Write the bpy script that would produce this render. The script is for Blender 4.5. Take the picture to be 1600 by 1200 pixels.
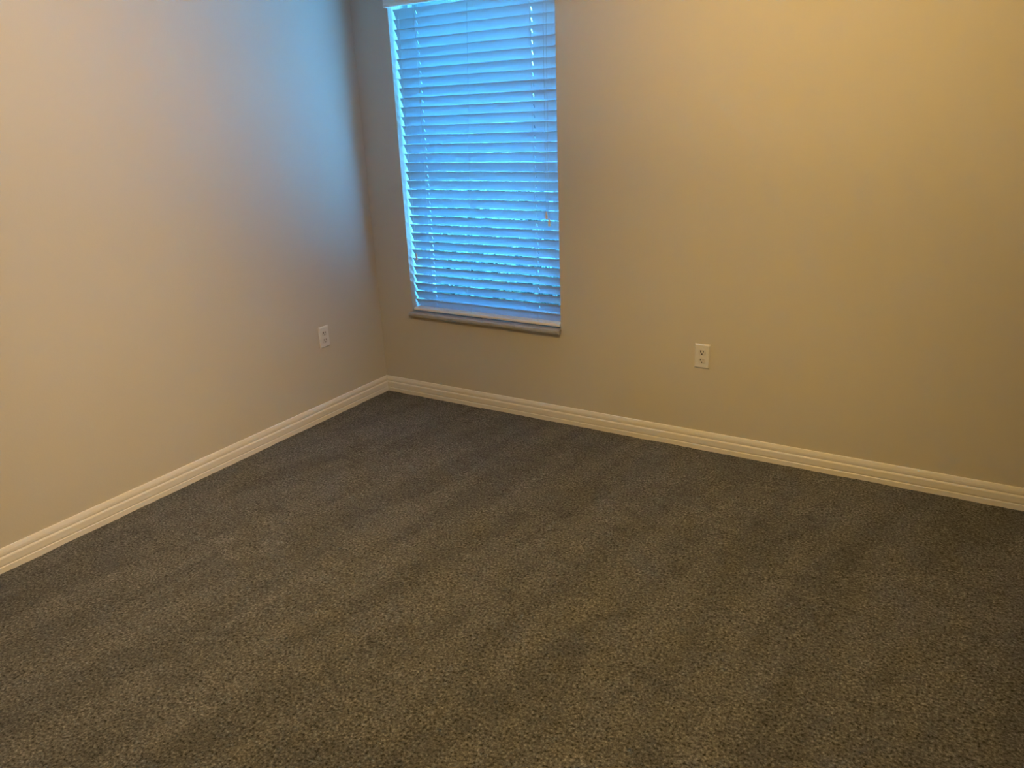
import bpy, bmesh, math, random
from mathutils import Vector, Matrix, noise
from math import radians as R, pi, sin, cos

for o in list(bpy.data.objects):
    bpy.data.objects.remove(o)
S = bpy.context.scene
C = S.collection

# ---------------------------------------------------------------- camera
W_, H_ = 1600, 1200
FOC, YAW, PITCH, ROLL = 1201.73, 0.5653, 0.3387, -0.0420
CAM = Vector((2.9445, -3.2601, 1.5250))
fw = Vector((-sin(YAW)*cos(PITCH), cos(YAW)*cos(PITCH), -sin(PITCH)))
r0 = fw.cross(Vector((0, 0, 1))).normalized()
u0 = r0.cross(fw)
rt = r0*cos(ROLL) + u0*sin(ROLL)
up = -r0*sin(ROLL) + u0*cos(ROLL)
cd = bpy.data.cameras.new('camera')
cam = bpy.data.objects.new('camera', cd)
C.objects.link(cam)
m = Matrix.Identity(4)
for i in range(3):
    m[i][0], m[i][1], m[i][2], m[i][3] = rt[i], up[i], -fw[i], CAM[i]
cam.matrix_world = m
cd.sensor_fit = 'HORIZONTAL'
cd.sensor_width = 36
cd.lens = 36*FOC/W_
cd.clip_start = 0.02
S.camera = cam

# ---------------------------------------------------------------- sky, exposure
SKY_STRENGTH = 0.31
SUN_STRENGTH = 3.8
SUN_TINT = (0.10, 0.42, 1.0)
SKY_TINT = (0.08, 0.58, 1.0)
HEADS = (((-.95, -.22, -.38), 3.8, (1.0, 0.75, 0.48)),     # direction, watts, colour of each unseen lamp head, fitted to the wall light
         ((.20, .96, -.20), 2.65, (1.0, 0.67, 0.24)),
         ((-.12, .03, -1), 4.0, (1.0, 0.67, 0.24)))
S.view_settings.view_transform = 'Standard'
S.view_settings.look = 'None'
S.view_settings.gamma = 1
S.view_settings.use_curve_mapping = False
S.view_settings.exposure = 5.0

world = bpy.data.worlds.new('sky')
S.world = world
world.use_nodes = True
wn, wl = world.node_tree.nodes, world.node_tree.links
wn.clear()
sky = wn.new('ShaderNodeTexSky')
sky.sky_type = 'NISHITA'
sky.sun_disc = False
sky.sun_elevation = R(38)
sky.sun_rotation = R(200)
sky.air_density = 1.0
sky.dust_density = 3.0
mul = wn.new('ShaderNodeMix'); mul.data_type = 'RGBA'; mul.blend_type = 'MULTIPLY'
mul.inputs[0].default_value = 1
mul.inputs[7].default_value = (*SKY_TINT, 1)
bg = wn.new('ShaderNodeBackground'); bg.inputs[1].default_value = SKY_STRENGTH
wo = wn.new('ShaderNodeOutputWorld')
wl.new(sky.outputs[0], mul.inputs[6]); wl.new(mul.outputs[2], bg.inputs[0]); wl.new(bg.outputs[0], wo.inputs[0])

sl = bpy.data.lights.new('sun', 'SUN')       # high sun beyond the garden; the added eave keeps the window itself in shade
sl.energy = SUN_STRENGTH; sl.color = SUN_TINT; sl.angle = R(0.6)
so_ = bpy.data.objects.new('sun', sl); C.objects.link(so_)
so_.rotation_euler = Vector((-0.20, -0.24, -1.0)).to_track_quat('-Z', 'Y').to_euler()

# daylight portal in the window opening (guides the sky light only)
WX0, WX1, WZ0, WZ1 = 0.240, 1.178, 0.500, 2.095
pl = bpy.data.lights.new('window_portal', 'AREA')
pl.shape = 'RECTANGLE'; pl.size = WX1-WX0; pl.size_y = WZ1-WZ0
pl.cycles.is_portal = True
po = bpy.data.objects.new('window_portal', pl); C.objects.link(po)
po.location = ((WX0+WX1)/2, 0.20, (WZ0+WZ1)/2)
po.rotation_euler = (R(-90), 0, 0)

# ---------------------------------------------------------------- materials
def mat(name, col, rough=0.6, spec=0.3, **kw):
    m = bpy.data.materials.new(name); m.use_nodes = True
    b = m.node_tree.nodes['Principled BSDF']
    b.inputs['Base Color'].default_value = (*col, 1)
    b.inputs['Roughness'].default_value = rough
    b.inputs['Specular IOR Level'].default_value = spec
    for k, v in kw.items():
        b.inputs[k.replace('_', ' ')].default_value = v
    return m

def nodes(m):
    nt = m.node_tree
    return nt, nt.nodes, nt.links, nt.nodes['Principled BSDF']

def coords(nt, scale=(1, 1, 1), rot=(0, 0, 0)):
    tc = nt.nodes.new('ShaderNodeTexCoord'); mp = nt.nodes.new('ShaderNodeMapping')
    mp.inputs['Scale'].default_value = scale; mp.inputs['Rotation'].default_value = rot
    nt.links.new(tc.outputs['Object'], mp.inputs['Vector'])
    return mp.outputs['Vector']

def noise_n(nt, vec, scale, detail=3, rough=0.5, dist=0):
    n = nt.nodes.new('ShaderNodeTexNoise')
    n.inputs['Scale'].default_value = scale; n.inputs['Detail'].default_value = detail
    n.inputs['Roughness'].default_value = rough; n.inputs['Distortion'].default_value = dist
    nt.links.new(vec, n.inputs['Vector'])
    return n.outputs['Fac']

def ramp(nt, fac, stops):
    r = nt.nodes.new('ShaderNodeValToRGB')
    e = r.color_ramp.elements
    while len(e) < len(stops): e.new(0.5)
    for el, (p, c) in zip(e, stops):
        el.position = p; el.color = (*c, 1) if len(c) == 3 else c
    nt.links.new(fac, r.inputs[0])
    return r.outputs[0]

def mix(nt, a, b, fac=1.0, mode='MULTIPLY'):
    x = nt.nodes.new('ShaderNodeMix'); x.data_type = 'RGBA'; x.blend_type = mode
    if isinstance(fac, (int, float)): x.inputs[0].default_value = fac
    else: nt.links.new(fac, x.inputs[0])
    for v, i in ((a, 6), (b, 7)):
        if isinstance(v, tuple): x.inputs[i].default_value = (*v, 1)
        else: nt.links.new(v, x.inputs[i])
    return x.outputs[2]

def bump(nt, h, strength, dist, b, prev=None):
    n = nt.nodes.new('ShaderNodeBump')
    n.inputs['Strength'].default_value = strength; n.inputs['Distance'].default_value = dist
    nt.links.new(h, n.inputs['Height'])
    if prev: nt.links.new(prev, n.inputs['Normal'])
    nt.links.new(n.outputs[0], b.inputs['Normal'])
    return n.outputs[0]

# painted drywall: faint roller / orange-peel texture
WALL = mat('wall_paint', (0.60, 0.545, 0.45), 0.75, 0.12)
nt, N, L, b = nodes(WALL)
v = coords(nt)
big = noise_n(nt, v, 1.3, 2)
L.new(mix(nt, (0.60, 0.545, 0.45), ramp(nt, big, [(0.3, (.97, .97, .97)), (0.7, (1, 1, 1))])), b.inputs['Base Color'])
bump(nt, noise_n(nt, v, 130, 2), 0.12, 0.002, b)
CEIL = mat('ceiling_paint', (0.80, 0.78, 0.73), 0.9, 0.1)
nt, N, L, b = nodes(CEIL)
bump(nt, noise_n(nt, coords(nt), 60, 3), 0.4, 0.004, b)
TRIM = mat('trim_paint', (0.77, 0.725, 0.65), 0.38, 0.4)
nt, N, L, b = nodes(TRIM)
bump(nt, noise_n(nt, coords(nt), 25, 2), 0.05, 0.001, b)
PLASTIC = mat('white_plastic', (0.70, 0.67, 0.61), 0.35, 0.45)
RECEP = mat('receptacle_plastic', (0.64, 0.60, 0.53), 0.4, 0.45)
DARK = mat('slot_dark', (0.02, 0.015, 0.01), 0.8, 0.1)
SCREW = mat('painted_screw', (0.7, 0.66, 0.58), 0.35, 0.5)
VINYL = mat('window_vinyl', (0.45, 0.45, 0.43), 0.45, 0.4)
CORD = mat('blind_cord', (0.50, 0.48, 0.44), 0.9, 0.1)
TASSEL = mat('tassel_plastic', (0.80, 0.62, 0.50), 0.4, 0.4)
RAIL = mat('rail_vinyl', (0.80, 0.76, 0.68), 0.45, 0.35)
BRASS = mat('satin_nickel', (0.55, 0.5, 0.42), 0.3, 0.5, Metallic=1.0)

# faux wood slats: white PVC letting a little daylight through; blue-grey colour imitates its tint
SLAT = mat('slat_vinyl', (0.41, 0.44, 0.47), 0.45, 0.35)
nt, N, L, b = nodes(SLAT)
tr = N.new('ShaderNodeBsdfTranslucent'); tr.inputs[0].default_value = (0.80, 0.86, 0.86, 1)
ms = N.new('ShaderNodeMixShader'); ms.inputs[0].default_value = 0.20
out = N['Material Output']
L.new(b.outputs[0], ms.inputs[1]); L.new(tr.outputs[0], ms.inputs[2]); L.new(ms.outputs[0], out.inputs[0])

# cultured marble sill, faint grey veining
MARBLE = mat('sill_marble', (0.45, 0.43, 0.40), 0.5, 0.3)
nt, N, L, b = nodes(MARBLE)
vn = noise_n(nt, coords(nt, (1, 3, 3)), 9, 6, 0.65, 1.6)
L.new(ramp(nt, vn, [(0.35, (.30, .29, .28)), (0.5, (.42, .41, .39)), (0.8, (.48, .47, .45))]), b.inputs['Base Color'])

# window pane: clear thin glass
GLASS = bpy.data.materials.new('window_glass'); GLASS.use_nodes = True
nt = GLASS.node_tree; nt.nodes.clear()
t_ = nt.nodes.new('ShaderNodeBsdfTransparent'); g_ = nt.nodes.new('ShaderNodeBsdfGlossy')
g_.inputs['Roughness'].default_value = 0.02
fz = nt.nodes.new('ShaderNodeFresnel'); fz.inputs[0].default_value = 1.45
mx = nt.nodes.new('ShaderNodeMixShader'); oo = nt.nodes.new('ShaderNodeOutputMaterial')
gm = nt.nodes.new('ShaderNodeNewGeometry')      # reflect once, on the pane face that is entered
sb = nt.nodes.new('ShaderNodeMath'); sb.operation = 'SUBTRACT'; sb.inputs[0].default_value = 1
ml = nt.nodes.new('ShaderNodeMath'); ml.operation = 'MULTIPLY'
nt.links.new(gm.outputs['Backfacing'], sb.inputs[1]); nt.links.new(sb.outputs[0], ml.inputs[0])
nt.links.new(fz.outputs[0], ml.inputs[1]); nt.links.new(ml.outputs[0], mx.inputs[0]); nt.links.new(t_.outputs[0], mx.inputs[1])
nt.links.new(g_.outputs[0], mx.inputs[2]); nt.links.new(mx.outputs[0], oo.inputs[0])

# carpet: dark grey-brown cut pile, flecked, with vacuum tracks and foot marks
CARPET = mat('carpet_pile', (0.12, 0.10, 0.08), 1.0, 0.05)
nt, N, L, b = nodes(CARPET)
v = coords(nt)
fleck = ramp(nt, noise_n(nt, v, 120, 2.5, 0.7), [(0.34, (.020, .020, .018)), (0.45, (.086, .085, .081)), (0.56, (.130, .128, .124)), (0.70, (.27, .27, .265))])
patch = ramp(nt, noise_n(nt, coords(nt, (1, 1.3, 1)), 8.5, 4, 0.62, 1.0), [(0.30, (.74, .74, .75)), (0.46, (.97, .97, .97)), (0.60, (1.04, 1.03, 1.02)), (0.72, (1.28, 1.26, 1.24))])
col = mix(nt, fleck, patch)
vr = coords(nt, (1, 1, 1), (0, 0, R(9)))
m2 = nt.nodes.new('ShaderNodeMapping'); m2.inputs['Scale'].default_value = (1.0, 0.17, 1.0)
L.new(vr, m2.inputs['Vector']); vt = m2.outputs['Vector']
track = ramp(nt, noise_n(nt, vt, 7.0, 2, 0.5, 0.25), [(0.40, (.87, .87, .87)), (0.50, (1, 1, 1)), (0.60, (1.12, 1.11, 1.10))])
col = mix(nt, col, track)
L.new(col, b.inputs['Base Color'])
b.inputs['Sheen Weight'].default_value = 0.12
b.inputs['Sheen Roughness'].default_value = 0.5
p1 = bump(nt, noise_n(nt, v, 130, 3, 0.75), 1.0, 0.008, b)
bump(nt, noise_n(nt, v, 14, 3, 0.6), 0.5, 0.02, b, p1)

# ---------------------------------------------------------------- builders
def link(name, bm, material, parent=None, smooth=False):
    bmesh.ops.recalc_face_normals(bm, faces=bm.faces)
    me = bpy.data.meshes.new(name); bm.to_mesh(me); bm.free()
    if smooth:
        for p in me.polygons: p.use_smooth = True
    me.materials.append(material)
    o = bpy.data.objects.new(name, me); C.objects.link(o)
    if parent: o.parent = parent
    return o

def box(bm, x0, x1, y0, y1, z0, z1, bev=0.0, seg=2):
    vs = [bm.verts.new((x, y, z)) for x in (x0, x1) for y in (y0, y1) for z in (z0, z1)]
    f = [(0, 1, 3, 2), (4, 6, 7, 5), (0, 4, 5, 1), (2, 3, 7, 6), (0, 2, 6, 4), (1, 5, 7, 3)]
    fs = [bm.faces.new([vs[i] for i in q]) for q in f]
    if bev:
        es = list({e for q in fs for e in q.edges})
        bmesh.ops.bevel(bm, geom=es, offset=bev, segments=seg, affect='EDGES', profile=0.5)

def lathe(bm, prof, cx, cy, n=16):
    rings = []
    for r_, z_ in prof:
        rings.append([bm.verts.new((cx+r_*cos(2*pi*i/n), cy+r_*sin(2*pi*i/n), z_)) for i in range(n)])
    for a, c in zip(rings, rings[1:]):
        for i in range(n):
            bm.faces.new((a[i], a[(i+1) % n], c[(i+1) % n], c[i]))
    bm.faces.new(rings[0]); bm.faces.new(rings[-1][::-1])

def tube(bm, pts, rad, n=6):
    rings = []
    for k, p in enumerate(pts):
        p = Vector(p)
        d = (Vector(pts[min(k+1, len(pts)-1)]) - Vector(pts[max(k-1, 0)])).normalized()
        a = d.orthogonal().normalized() if k == 0 else (a - d*a.dot(d)).normalized()
        c = d.cross(a)
        rings.append([bm.verts.new(p + a*rad*cos(2*pi*i/n) + c*rad*sin(2*pi*i/n)) for i in range(n)])
    for a_, c_ in zip(rings, rings[1:]):
        for i in range(n):
            bm.faces.new((a_[i], a_[(i+1) % n], c_[(i+1) % n], c_[i]))
    bm.faces.new(rings[0]); bm.faces.new(rings[-1])

def extrude_profile(bm, prof, axis, a0, a1, miter0=0, miter1=0):
    # prof: (depth from wall, z) loop; runs along x (axis 0, wall y=0) or -y (axis 1, wall x=0)
    rings = []
    for a, mt in ((a0, miter0), (a1, miter1)):
        ring = []
        for d, z in prof:
            s = a + mt*d
            ring.append(bm.verts.new((s, -d, z) if axis == 0 else (d, -s, z)))
        rings.append(ring)
    n = len(prof)
    for i in range(n):
        bm.faces.new((rings[0][i], rings[0][(i+1) % n], rings[1][(i+1) % n], rings[1][i]))
    bm.faces.new(rings[0]); bm.faces.new(rings[1][::-1])

def empty(name, loc, label, cat, group=None, rotz=0):
    o = bpy.data.objects.new(name, None); C.objects.link(o)
    o.empty_display_size = 0.1
    o.location = loc; o.rotation_euler = (0, 0, rotz)
    o['label'] = label; o['category'] = cat
    if group: o['group'] = group
    return o

def struct(o, label, cat):
    o['kind'] = 'structure'; o['label'] = label; o['category'] = cat
    return o

# ---------------------------------------------------------------- room shell
RX, RY, RZ, T = 3.95, -4.30, 2.44, 0.20
bm = bmesh.new(); box(bm, -T, 0, RY-T, T, -0.05, RZ)
struct(link('wall_left', bm, WALL), 'beige painted side wall left of the corner, washed with blue daylight', 'wall')

def rounded_opening_wall():
    # back wall with window opening; vertical and top edges of the opening are softly rounded
    bm = bmesh.new()
    r = 0.006
    xs = [0, WX0, WX1, RX+T]; zs = [-0.05, WZ0-0.024, WZ1, RZ]
    def quad(a, b_, c, d): bm.faces.new([bm.verts.new(p) for p in (a, b_, c, d)])
    for y in (0.0, T):
        for i in range(3):
            for j in range(3):
                if i == 1 and j == 1: continue
                x0, x1, z0, z1 = xs[i], xs[i+1], zs[j], zs[j+1]
                quad((x0, y, z0), (x1, y, z0), (x1, y, z1), (x0, y, z1))
    x0, x1, z0, z1 = xs[1], xs[2], zs[1], zs[2]
    for (a, c) in (((x0, z0), (x0, z1)), ((x0, z1), (x1, z1)), ((x1, z1), (x1, z0)), ((x1, z0), (x0, z0))):
        quad((a[0], 0, a[1]), (c[0], 0, c[1]), (c[0], T, c[1]), (a[0], T, a[1]))
    X0, X1, Z0, Z1 = xs[0], xs[3], zs[0], zs[3]
    for (a, c) in (((X0, Z0), (X0, Z1)), ((X0, Z1), (X1, Z1)), ((X1, Z1), (X1, Z0)), ((X1, Z0), (X0, Z0))):
        quad((a[0], 0, a[1]), (c[0], 0, c[1]), (c[0], T, c[1]), (a[0], T, a[1]))
    bmesh.ops.remove_doubles(bm, verts=bm.verts, dist=1e-5)
    es = [e for e in bm.edges if all(abs(v.co.y) < 1e-6 for v in e.verts)
          and all(abs(v.co.x-x0) < 1e-5 or abs(v.co.x-x1) < 1e-5 for v in e.verts)
          and all(z0-1e-5 <= v.co.z <= z1+1e-5 for v in e.verts) and abs(e.verts[0].co.x-e.verts[1].co.x) < 1e-6]
    bmesh.ops.bevel(bm, geom=es, offset=r, segments=3, affect='EDGES', profile=0.5)
    return bm
struct(link('wall_back', rounded_opening_wall(), WALL), 'beige painted wall with the window and the right-hand outlet', 'wall')
bm = bmesh.new(); box(bm, RX, RX+T, RY-T, 0, -0.05, RZ)
struct(link('wall_right', bm, WALL), 'beige painted wall beyond the right edge of view', 'wall')
bm = bmesh.new(); box(bm, 0, RX, RY-T, RY, -0.05, RZ)
struct(link('wall_front', bm, WALL), 'beige painted wall behind the viewer', 'wall')
bm = bmesh.new(); box(bm, -T, RX+T, RY-T, T, RZ, RZ+0.12)
struct(link('ceiling', bm, CEIL), 'white textured ceiling above the empty room', 'ceiling')

# carpeted floor: a finely divided sheet whose pile rises and sinks a few millimetres
def floor_mesh():
    step = 0.012
    nx, ny = int(RX/step)+1, int(-RY/step)+1
    vs, fs = [], []
    for j in range(ny+1):
        y = RY*j/ny
        for i in range(nx+1):
            x = RX*i/nx
            h = 0.0016*noise.noise(Vector((x*38, y*38, 0))) + 0.0022*noise.noise(Vector((x*7, y*7, 3.1)))
            vs.append((x, y, h-0.001))
    for j in range(ny):
        for i in range(nx):
            a = j*(nx+1)+i
            fs.append((a, a+nx+1, a+nx+2, a+1))
    me = bpy.data.meshes.new('floor'); me.from_pydata(vs, [], fs); me.update()
    for p in me.polygons: p.use_smooth = True
    me.materials.append(CARPET)
    o = bpy.data.objects.new('floor', me); C.objects.link(o)
    return o
struct(floor_mesh(), 'dark grey-brown cut pile carpet with vacuum tracks and foot marks', 'floor')

# baseboards with a moulded profile
HB = 0.0895
prof = [(0.0, 0.0), (0.0135, 0.0), (0.0135, 0.020), (0.0115, 0.0225), (0.0115, 0.026), (0.0135, 0.0285),
        (0.0135, 0.052), (0.0120, 0.056), (0.0090, 0.059), (0.0090, 0.0625), (0.0105, 0.065), (0.0100, 0.074),
        (0.0075, 0.083), (0.0055, 0.0880), (0.0040, HB), (0.0, HB)]
prof = [(d, z-0.004 if z == 0 else z) for d, z in prof]
bm = bmesh.new(); extrude_profile(bm, prof, 0, 0.0, RX, miter0=1, miter1=-1)
struct(link('baseboard_back', bm, TRIM), 'cream moulded baseboard running under the window wall', 'baseboard')
bm = bmesh.new(); extrude_profile(bm, prof, 1, 0.0, -RY, miter0=1, miter1=-1)
struct(link('baseboard_left', bm, TRIM), 'cream moulded baseboard along the left side wall', 'baseboard')

# ---------------------------------------------------------------- window
FY = 0.120     # room face of the window frame
win = bpy.data.objects.new('window_1', None); C.objects.link(win)
win.location = ((WX0+WX1)/2, FY, WZ0)
struct(win, 'tall narrow white window behind the closed venetian blind', 'window')
def wpart(name, bm, material, parent=win):
    o = link(name, bm, material)
    o.data.transform(Matrix.Translation(-win.location))
    o.parent = parent
    return o
bm = bmesh.new()
fwid = 0.032
box(bm, WX0, WX0+fwid, FY, FY+0.07, WZ0, WZ1, 0.003)
box(bm, WX1-fwid, WX1, FY, FY+0.07, WZ0, WZ1, 0.003)
box(bm, WX0+fwid, WX1-fwid, FY, FY+0.07, WZ1-fwid, WZ1, 0.003)
box(bm, WX0+fwid, WX1-fwid, FY, FY+0.07, WZ0, WZ0+0.04, 0.003)
wpart('window_frame', bm, VINYL)
ZM = 1.30
for nm, y0, za, zb in (('sash', FY+0.008, WZ0+0.04, ZM+0.02), ('sash', FY+0.040, ZM-0.02, WZ1-fwid)):
    bm = bmesh.new(); a, c = WX0+fwid, WX1-fwid; s = 0.022
    box(bm, a, a+s, y0, y0+0.028, za, zb, 0.002)
    box(bm, c-s, c, y0, y0+0.028, za, zb, 0.002)
    box(bm, a+s, c-s, y0, y0+0.028, za, za+s, 0.002)
    box(bm, a+s, c-s, y0, y0+0.028, zb-s, zb, 0.002)
    so = wpart('sash', bm, VINYL)
    bm = bmesh.new(); box(bm, a+s-0.004, c-s+0.004, y0+0.012, y0+0.016, za+s-0.004, zb-s+0.004)
    g = link('pane', bm, GLASS); g.data.transform(Matrix.Translation(-win.location)); g.parent = so
bm = bmesh.new()
box(bm, 0.66, 0.76, FY-0.004, FY+0.012, ZM+0.016, ZM+0.034, 0.004)
wpart('sash_lock', bm, VINYL)

bm = bmesh.new()
vsill = [(-0.0, WZ0-0.024), (0.022, WZ0-0.024), (0.0255, WZ0-0.022), (0.0275, WZ0-0.017), (0.028, WZ0-0.010),
         (0.0265, WZ0-0.004), (0.0225, WZ0-0.0008), (0.018, WZ0), (-FY, WZ0), (-FY, WZ0-0.024)]
extrude_profile(bm, vsill, 0, WX0-0.009, WX1+0.004)
for v_ in bm.verts:      # behind the wall face the slab fits the opening exactly
    if v_.co.y > -1e-5:
        v_.co.x = min(max(v_.co.x, WX0), WX1)
sill = link('trim_1', bm, MARBLE)
struct(sill, 'grey marble window sill below the blind, nosed over the wall', 'window sill')

# ---------------------------------------------------------------- venetian blind
SX0, SX1 = WX0+0.008, WX1-0.007
blind = empty('venetian_blind', ((WX0+WX1)/2, 0.03, WZ0), 'white two-inch venetian blind covering the whole window, slats tilted nearly shut', 'blind')
OFF = Matrix.Translation(-blind.location)
def bpart(name, bm, material, parent=None, smooth=False):
    o = link(name, bm, material, smooth=smooth)
    o.data.transform(OFF); o.parent = parent or blind
    return o
# headrail and valance
bm = bmesh.new(); box(bm, SX0, SX1, 0.004, 0.058, 2.052, 2.092, 0.003)
bpart('headrail', bm, RAIL)
bm = bmesh.new()
pv = [(0.024, 2.036), (0.0275, 2.039), (0.0285, 2.046), (0.026, 2.053), (0.026, 2.078), (0.0285, 2.086), (0.0275, 2.094), (0.024, 2.097),
      (0.018, 2.097), (0.018, 2.036)]
extrude_profile(bm, pv, 0, WX0-0.004, WX1+0.008)
box(bm, WX0-0.004, WX0+0.004, -0.018, -0.001, 2.036, 2.097)
box(bm, WX1, WX1+0.008, -0.018, -0.001, 2.036, 2.097)
bpart('valance', bm, RAIL)

PITCH_S, TOPZ, SW, TH, TILT, Y_IN = 0.0457, 2.0300, 0.0508, 0.0026, R(62.3), 0.030
NS = 33
ROUTES = (0.385, 0.700, 1.035)
def slat_mesh(has_holes=True):
    # local: u across the slat from the room-side edge (0) to the window-side edge (SW), x along
    bm = bmesh.new()
    hw, hl = 0.0020, 0.0090
    xs = [SX0, SX0+0.002]
    for c in (ROUTES[0], ROUTES[2]): xs += [c-hw, c+hw]
    xs += [SX1-0.002, SX1]
    us = [0.0, 0.0012, 0.008, SW/2-hl, SW/2, SW/2+hl, SW-0.008, SW-0.0012, SW]
    def tpos(u, s):
        e = min(u, SW-u)
        th = TH*0.5*(0.35 if e < 1e-6 else 1.0)
        crown = 0.0016*(1-((u-SW/2)/(SW/2))**2)
        return u, s*th + crown
    grid = {}
    for s in (-1, 1):
        for i, x in enumerate(xs):
            for j, u in enumerate(us):
                a, n = tpos(u, s)
                # slat direction: outward (+y) and down; normal points down and to the room
                y = Y_IN + a*cos(TILT) + n*sin(TILT)
                z = -a*sin(TILT) + n*cos(TILT)
                grid[s, i, j] = bm.verts.new((x, y, z))
    def hole(i, j): return i in (2, 4) and j in (3, 4)
    for s in (-1, 1):
        for i in range(len(xs)-1):
            for j in range(len(us)-1):
                if hole(i, j): continue
                bm.faces.new((grid[s, i, j], grid[s, i+1, j], grid[s, i+1, j+1], grid[s, i, j+1]))
    def wall(a, c): bm.faces.new((grid[-1, *a], grid[-1, *c], grid[1, *c], grid[1, *a]))
    nx, nu = len(xs)-1, len(us)-1
    for i in range(nx): wall((i, 0), (i+1, 0)); wall((i, nu), (i+1, nu))
    for j in range(nu): wall((0, j), (0, j+1)); wall((nx, j), (nx, j+1))
    for i in (2, 4):
        for j in (3, 4): wall((i, j), (i, j+1)); wall((i+1, j), (i+1, j+1))
        wall((i, 3), (i+1, 3)); wall((i, 5), (i+1, 5))
    bmesh.ops.recalc_face_normals(bm, faces=bm.faces)
    me = bpy.data.meshes.new('slat'); bm.to_mesh(me); bm.free()
    me.materials.append(SLAT)
    me.transform(Matrix.Translation((-blind.location.x, -blind.location.y, 0)))
    return me
sm = slat_mesh()
rnd = random.Random(4)
s0 = bpy.data.objects.new('slat', sm); C.objects.link(s0); s0.parent = blind
for k in range(NS):
    o = s0 if k == 0 else s0.copy()
    if k: C.objects.link(o)
    o.location = (0, 0, TOPZ - PITCH_S*k - blind.location.z + rnd.uniform(-.0006, .0006))
    o.rotation_euler = (rnd.uniform(-.012, .012), rnd.uniform(-.0008, .0008), 0)
# bottom rail lying on the sill, just under the last slat
bm = bmesh.new(); box(bm, SX0, SX1, 0.002, 0.056, 0.5085, 0.5235, 0.004, 3)
br = bpart('bottom_rail', bm, RAIL)
for rx in ROUTES:
    bm = bmesh.new(); box(bm, rx-0.006, rx+0.006, 0.020, 0.032, 0.5003, 0.5090, 0.001)
    pg = bpart('cord_plug', bm, PLASTIC, br)
# ladder cords: a room-side and a window-side string at each route
BOT = {0.385: 0.372, 0.700: 0.620, 1.035: 1.033}
for rx in ROUTES:
    bx = BOT[rx]
    yo = Y_IN + SW*cos(TILT) + 0.003
    for yy in (Y_IN-0.0035, yo):
        bm = bmesh.new()
        pts = [(rx+(bx-rx)*t/8, yy, 2.052+(0.520-2.052)*t/8) for t in range(9)]
        tube(bm, pts, 0.0007, 5)
        bpart('ladder_cord', bm, CORD, smooth=True)
# pull cords with tassels
def pull(x0, x1, zt, side):
    bm = bmesh.new()
    pts = [(x0, 0.006, 2.056)] + [(x0+(x1-x0)*t, -0.004+0.010*(1-t)**6, 2.056+(zt+0.028-2.056)*t) for t in (0.05, 0.15, 0.3, 0.5, 0.75, 1)]
    tube(bm, pts, 0.0009, 6)
    c = bpart('pull_cord', bm, CORD, smooth=True)
    bm = bmesh.new()
    lathe(bm, [(0.0018, zt+0.030), (0.0035, zt+0.028), (0.0045, zt+0.018), (0.0068, zt+0.004), (0.0074, zt-0.002), (0.0060, zt-0.006), (0.0030, zt-0.0075)], x1, -0.004, 14)
    bpart('tassel', bm, TASSEL, smooth=True)
pull(1.120, 1.114, 1.045, 1)
pull(1.134, 1.128, 1.012, 1)
pull(0.304, 0.302, 0.800, 0)

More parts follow.
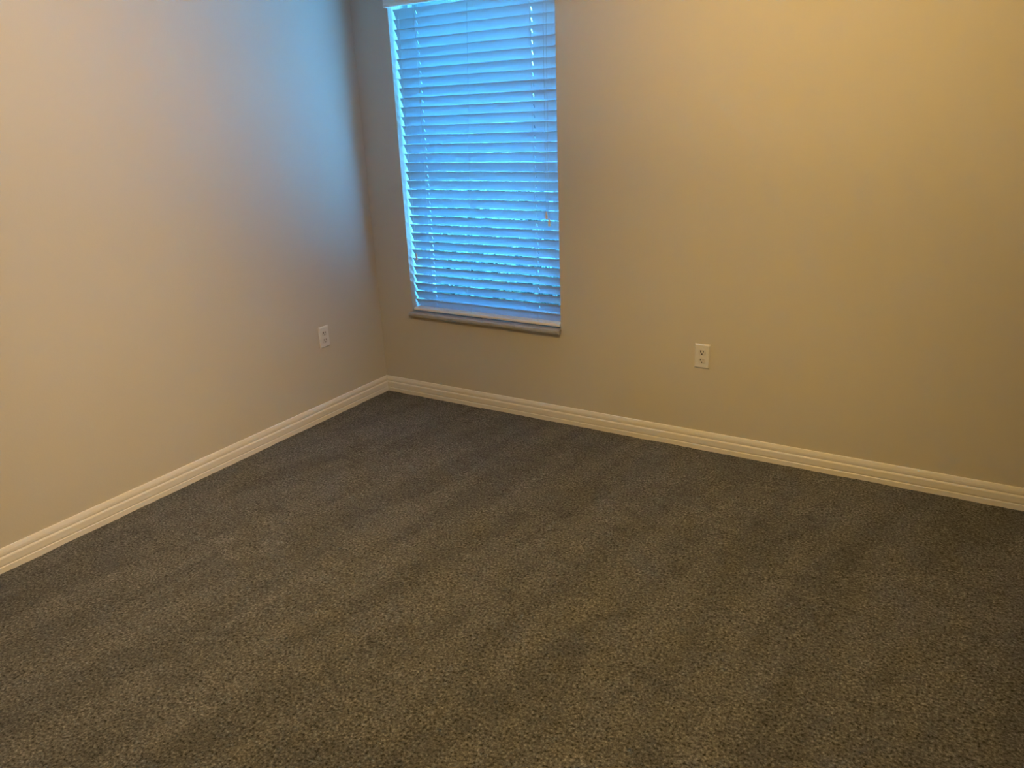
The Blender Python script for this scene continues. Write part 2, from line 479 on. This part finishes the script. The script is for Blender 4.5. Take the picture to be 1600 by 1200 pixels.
# ---------------------------------------------------------------- wall outlets
def outlet(loc, rotz, label):
    t = empty('wall_outlet', loc, label, 'outlet', None, rotz)
    # local: plate in the xz plane, room side towards -y
    bm = bmesh.new(); w, h = 0.035, 0.057
    vs_b = [bm.verts.new((x*w, 0, z*h)) for x, z in ((-1, -1), (1, -1), (1, 1), (-1, 1))]
    vs_m = [bm.verts.new((x*w, -0.0020, z*h)) for x, z in ((-1, -1), (1, -1), (1, 1), (-1, 1))]
    vs_f = [bm.verts.new((x*(w-0.0045), -0.0070, z*(h-0.0055))) for x, z in ((-1, -1), (1, -1), (1, 1), (-1, 1))]
    for a, c in ((vs_b, vs_m), (vs_m, vs_f)):
        for i in range(4): bm.faces.new((a[i], a[(i+1) % 4], c[(i+1) % 4], c[i]))
    bm.faces.new(vs_b); bm.faces.new(vs_f)
    link('plate', bm, PLASTIC, t)
    for s in (1, -1):
        bm = bmesh.new(); cz = s*0.0195; n = 28; ring = []
        for i in range(n):
            a = 2*pi*i/n
            ring.append((0.0172*cos(a), max(-0.0125, min(0.0125, 0.0172*sin(a)))))
        lo = [bm.verts.new((x, -0.0060, cz+z)) for x, z in ring]
        mid = [bm.verts.new((x, -0.0080, cz+z)) for x, z in ring]
        hi = [bm.verts.new((x*0.95, -0.0086, cz+z*0.95)) for x, z in ring]
        for a_, c_ in ((lo, mid), (mid, hi)):
            for i in range(n): bm.faces.new((a_[i], a_[(i+1) % n], c_[(i+1) % n], c_[i]))
        bm.faces.new(hi); bm.faces.new(lo)
        rc = link('receptacle', bm, RECEP, t)
        bm = bmesh.new()
        box(bm, -0.0080, -0.0048, -0.0090, -0.0080, cz-0.0010, cz+0.0090)
        box(bm, 0.0048, 0.0076, -0.0090, -0.0080, cz+0.0005, cz+0.0080)
        link('blade_slots', bm, DARK, rc)
        bm = bmesh.new()
        ring = [(0.0033*cos(a), 0.0033*sin(a)) for a in [pi+pi*i/8 for i in range(9)]] + [(0.0033, 0.002), (-0.0033, 0.002)]
        f0 = [bm.verts.new((x, -0.0080, cz-0.0068+z)) for x, z in ring]
        f1 = [bm.verts.new((x, -0.0090, cz-0.0068+z)) for x, z in ring]
        for i in range(len(ring)):
            j = (i+1) % len(ring); bm.faces.new((f0[i], f0[j], f1[j], f1[i]))
        bm.faces.new(f0); bm.faces.new(f1)
        link('ground_slot', bm, DARK, rc)
    bm = bmesh.new()
    n = 14
    rings = []
    for r_, y_ in ((0.0032, -0.0060), (0.0032, -0.0070), (0.0022, -0.0078)):
        rings.append([bm.verts.new((r_*cos(2*pi*i/n), y_, r_*sin(2*pi*i/n))) for i in range(n)])
    for a_, c_ in zip(rings, rings[1:]):
        for i in range(n): bm.faces.new((a_[i], a_[(i+1) % n], c_[(i+1) % n], c_[i]))
    bm.faces.new(rings[0]); bm.faces.new(rings[-1])
    link('screw', bm, SCREW, t)
    return t
outlet((1.902, 0, 0.4539), 0, 'cream duplex outlet low on the window wall, right of the blind')
outlet((0, -0.4594, 0.4459), R(90), 'white duplex outlet low on the left side wall, near the corner')

# ---------------------------------------------------------------- ceiling lamp (above the view); three heads made up, aimed to fit the light
LX, LY = 2.10, -1.80
lamp = empty('ceiling_light', (LX, LY, RZ), 'unseen ceiling lamp, its three shades made up and aimed to fit the warm light', 'light')
bm = bmesh.new(); lathe(bm, [(0.065, 0.0), (0.068, -0.008), (0.060, -0.022), (0.022, -0.034), (0.012, -0.040), (0.012, -0.170), (0.034, -0.176), (0.040, -0.200), (0.030, -0.222), (0.010, -0.230)], 0, 0, 32)
link('canopy', bm, BRASS, lamp, True)
SHADE = mat('shade_metal', (0.55, 0.50, 0.42), 0.35, 0.4, Metallic=0.8)
for dr, watts, colr in HEADS:
    d = Vector(dr).normalized()
    hub = Vector((0, 0, -0.20)); base = hub + Vector((d.x, d.y, 0))*0.055 + Vector((0, 0, -0.02))
    if abs(d.z) > 0.9: base = hub + Vector((0, 0, -0.03))
    rot = d.to_track_quat('Z', 'Y').to_matrix().to_4x4()
    X = Matrix.Translation(base) @ rot
    bm = bmesh.new(); tube(bm, [hub, hub.lerp(base, 0.5), base], 0.008, 8)
    link('arm', bm, BRASS, lamp, True)
    bm = bmesh.new()          # bell shade, open end along +z
    pr = [(0.018, 0.0), (0.022, 0.02), (0.034, 0.045), (0.044, 0.070), (0.052, 0.085)]
    rings = []
    for r_, z_ in pr + [(r_-0.002, z_-0.0005) for r_, z_ in pr[::-1]]:
        rings.append([bm.verts.new((r_*cos(2*pi*i/28), r_*sin(2*pi*i/28), z_)) for i in range(28)])
    for a_, c_ in zip(rings, rings[1:]):
        for i in range(28): bm.faces.new((a_[i], a_[(i+1) % 28], c_[(i+1) % 28], c_[i]))
    bm.faces.new(rings[0]); bm.transform(X)
    sh = link('lamp_shade', bm, SHADE, lamp, True)
    bm = bmesh.new(); lathe(bm, [(0.010, 0.004), (0.012, 0.02), (0.022, 0.040), (0.024, 0.055), (0.016, 0.070), (0.004, 0.075)], 0, 0, 20)
    bm.transform(X)
    bulb = mat('bulb_glass', (0.9, 0.9, 0.85), 0.3, 0.4)
    bb = bulb.node_tree.nodes['Principled BSDF']
    bb.inputs['Emission Color'].default_value = (*colr, 1); bb.inputs['Emission Strength'].default_value = 2.0
    link('bulb', bm, bulb, sh, True)
    ld = bpy.data.lights.new('lamp_light', 'SPOT'); ld.energy = watts; ld.color = colr
    ld.spot_size = 2.1 if dr[1] > 0.5 else 2.3; ld.spot_blend = 1.0; ld.shadow_soft_size = 0.045
    lo = bpy.data.objects.new('lamp_light', ld); C.objects.link(lo); lo.parent = lamp
    lo.matrix_local = Matrix.Translation(base + d*0.14) @ d.to_track_quat('-Z', 'Y').to_matrix().to_4x4()

# ---------------------------------------------------------------- outdoors behind the blind; paving, shrubbery and eave added to shape the daylight
PAVE = mat('pale_paving', (0.75, 0.74, 0.70), 0.9, 0.1)
nt, N, L, b = nodes(PAVE)
L.new(ramp(nt, noise_n(nt, coords(nt), 6, 6, 0.7), [(0.3, (.70, .69, .65)), (0.7, (.80, .79, .75))]), b.inputs['Base Color'])
GRASS = mat('grass', (0.05, 0.08, 0.03), 0.9, 0.1)
nt, N, L, b = nodes(GRASS)
L.new(ramp(nt, noise_n(nt, coords(nt), 6, 6, 0.7), [(0.3, (.012, .018, .012)), (0.7, (.03, .04, .025))]), b.inputs['Base Color'])
bm = bmesh.new(); box(bm, -7, 9, T+0.001, 2.55, -0.34, -0.26)  # added out of view as a reflector, sends sun up between the slats
struct(link('bounce_patio', bm, PAVE), 'added unseen strip of pale paving, bounces sunlight up through the blind', 'bounce_patio')
bm = bmesh.new(); box(bm, -14, 16, T+0.001, 30, -0.42, -0.34)
struct(link('ground', bm, GRASS), 'dark lawn beyond the added paving outside the window', 'ground')
bm = bmesh.new(); box(bm, -T, RX+T, T, T+0.60, RZ, RZ+0.12)  # added out of view, blocks the sun from the slats
struct(link('shade_eave', bm, CEIL), 'unseen eave added outside to keep sun off the window', 'eave')
LEAF = mat('leaf', (0.018, 0.024, 0.020), 0.6, 0.3)
added_hedge = empty('added_hedge', (0, 3.3, -0.34), 'bank of dark leaves added outside to darken the gaps of the blind', 'added_hedge')  # added to darken the slat gaps; top dips where sky shows
rnd = random.Random(11)
bm = bmesh.new()
for k in range(16000):
    x = rnd.uniform(-7, 3); hgt = 2.20 - 0.16*math.exp(-((x+1.4)/0.22)**4) + 0.04*noise.noise(Vector((x*1.1, 0, 0))) + 0.03*noise.noise(Vector((x*6, 5, 0)))
    z = hgt*(1-rnd.random()**1.15); y = rnd.gauss(0, 0.24)
    s_ = rnd.uniform(0.04, 0.09)
    M3 = Matrix.Rotation(rnd.uniform(0, 6.28), 3, 'Z') @ Matrix.Rotation(rnd.uniform(-1.2, 1.2), 3, 'X')
    p0 = Vector((x, y, z))
    q = [p0 + M3 @ Vector(c) for c in ((0, 0, -s_), (s_*.5, .01, 0), (0, .02, s_), (-s_*.5, .01, 0))]
    bm.faces.new([bm.verts.new(c) for c in q])
link('foliage', bm, LEAF, added_hedge)
WOOD = mat('hedge_bark', (0.08, 0.06, 0.04), 0.9, 0.1)
for k in range(8):
    bm = bmesh.new(); x = -6.5 + k*1.3
    tube(bm, [(x, 0, -0.02), (x+0.05, 0.03, 0.7), (x-0.04, 0, 1.3), (x+0.03, 0, 1.8)], 0.03, 8)
    link('stem', bm, WOOD, added_hedge)
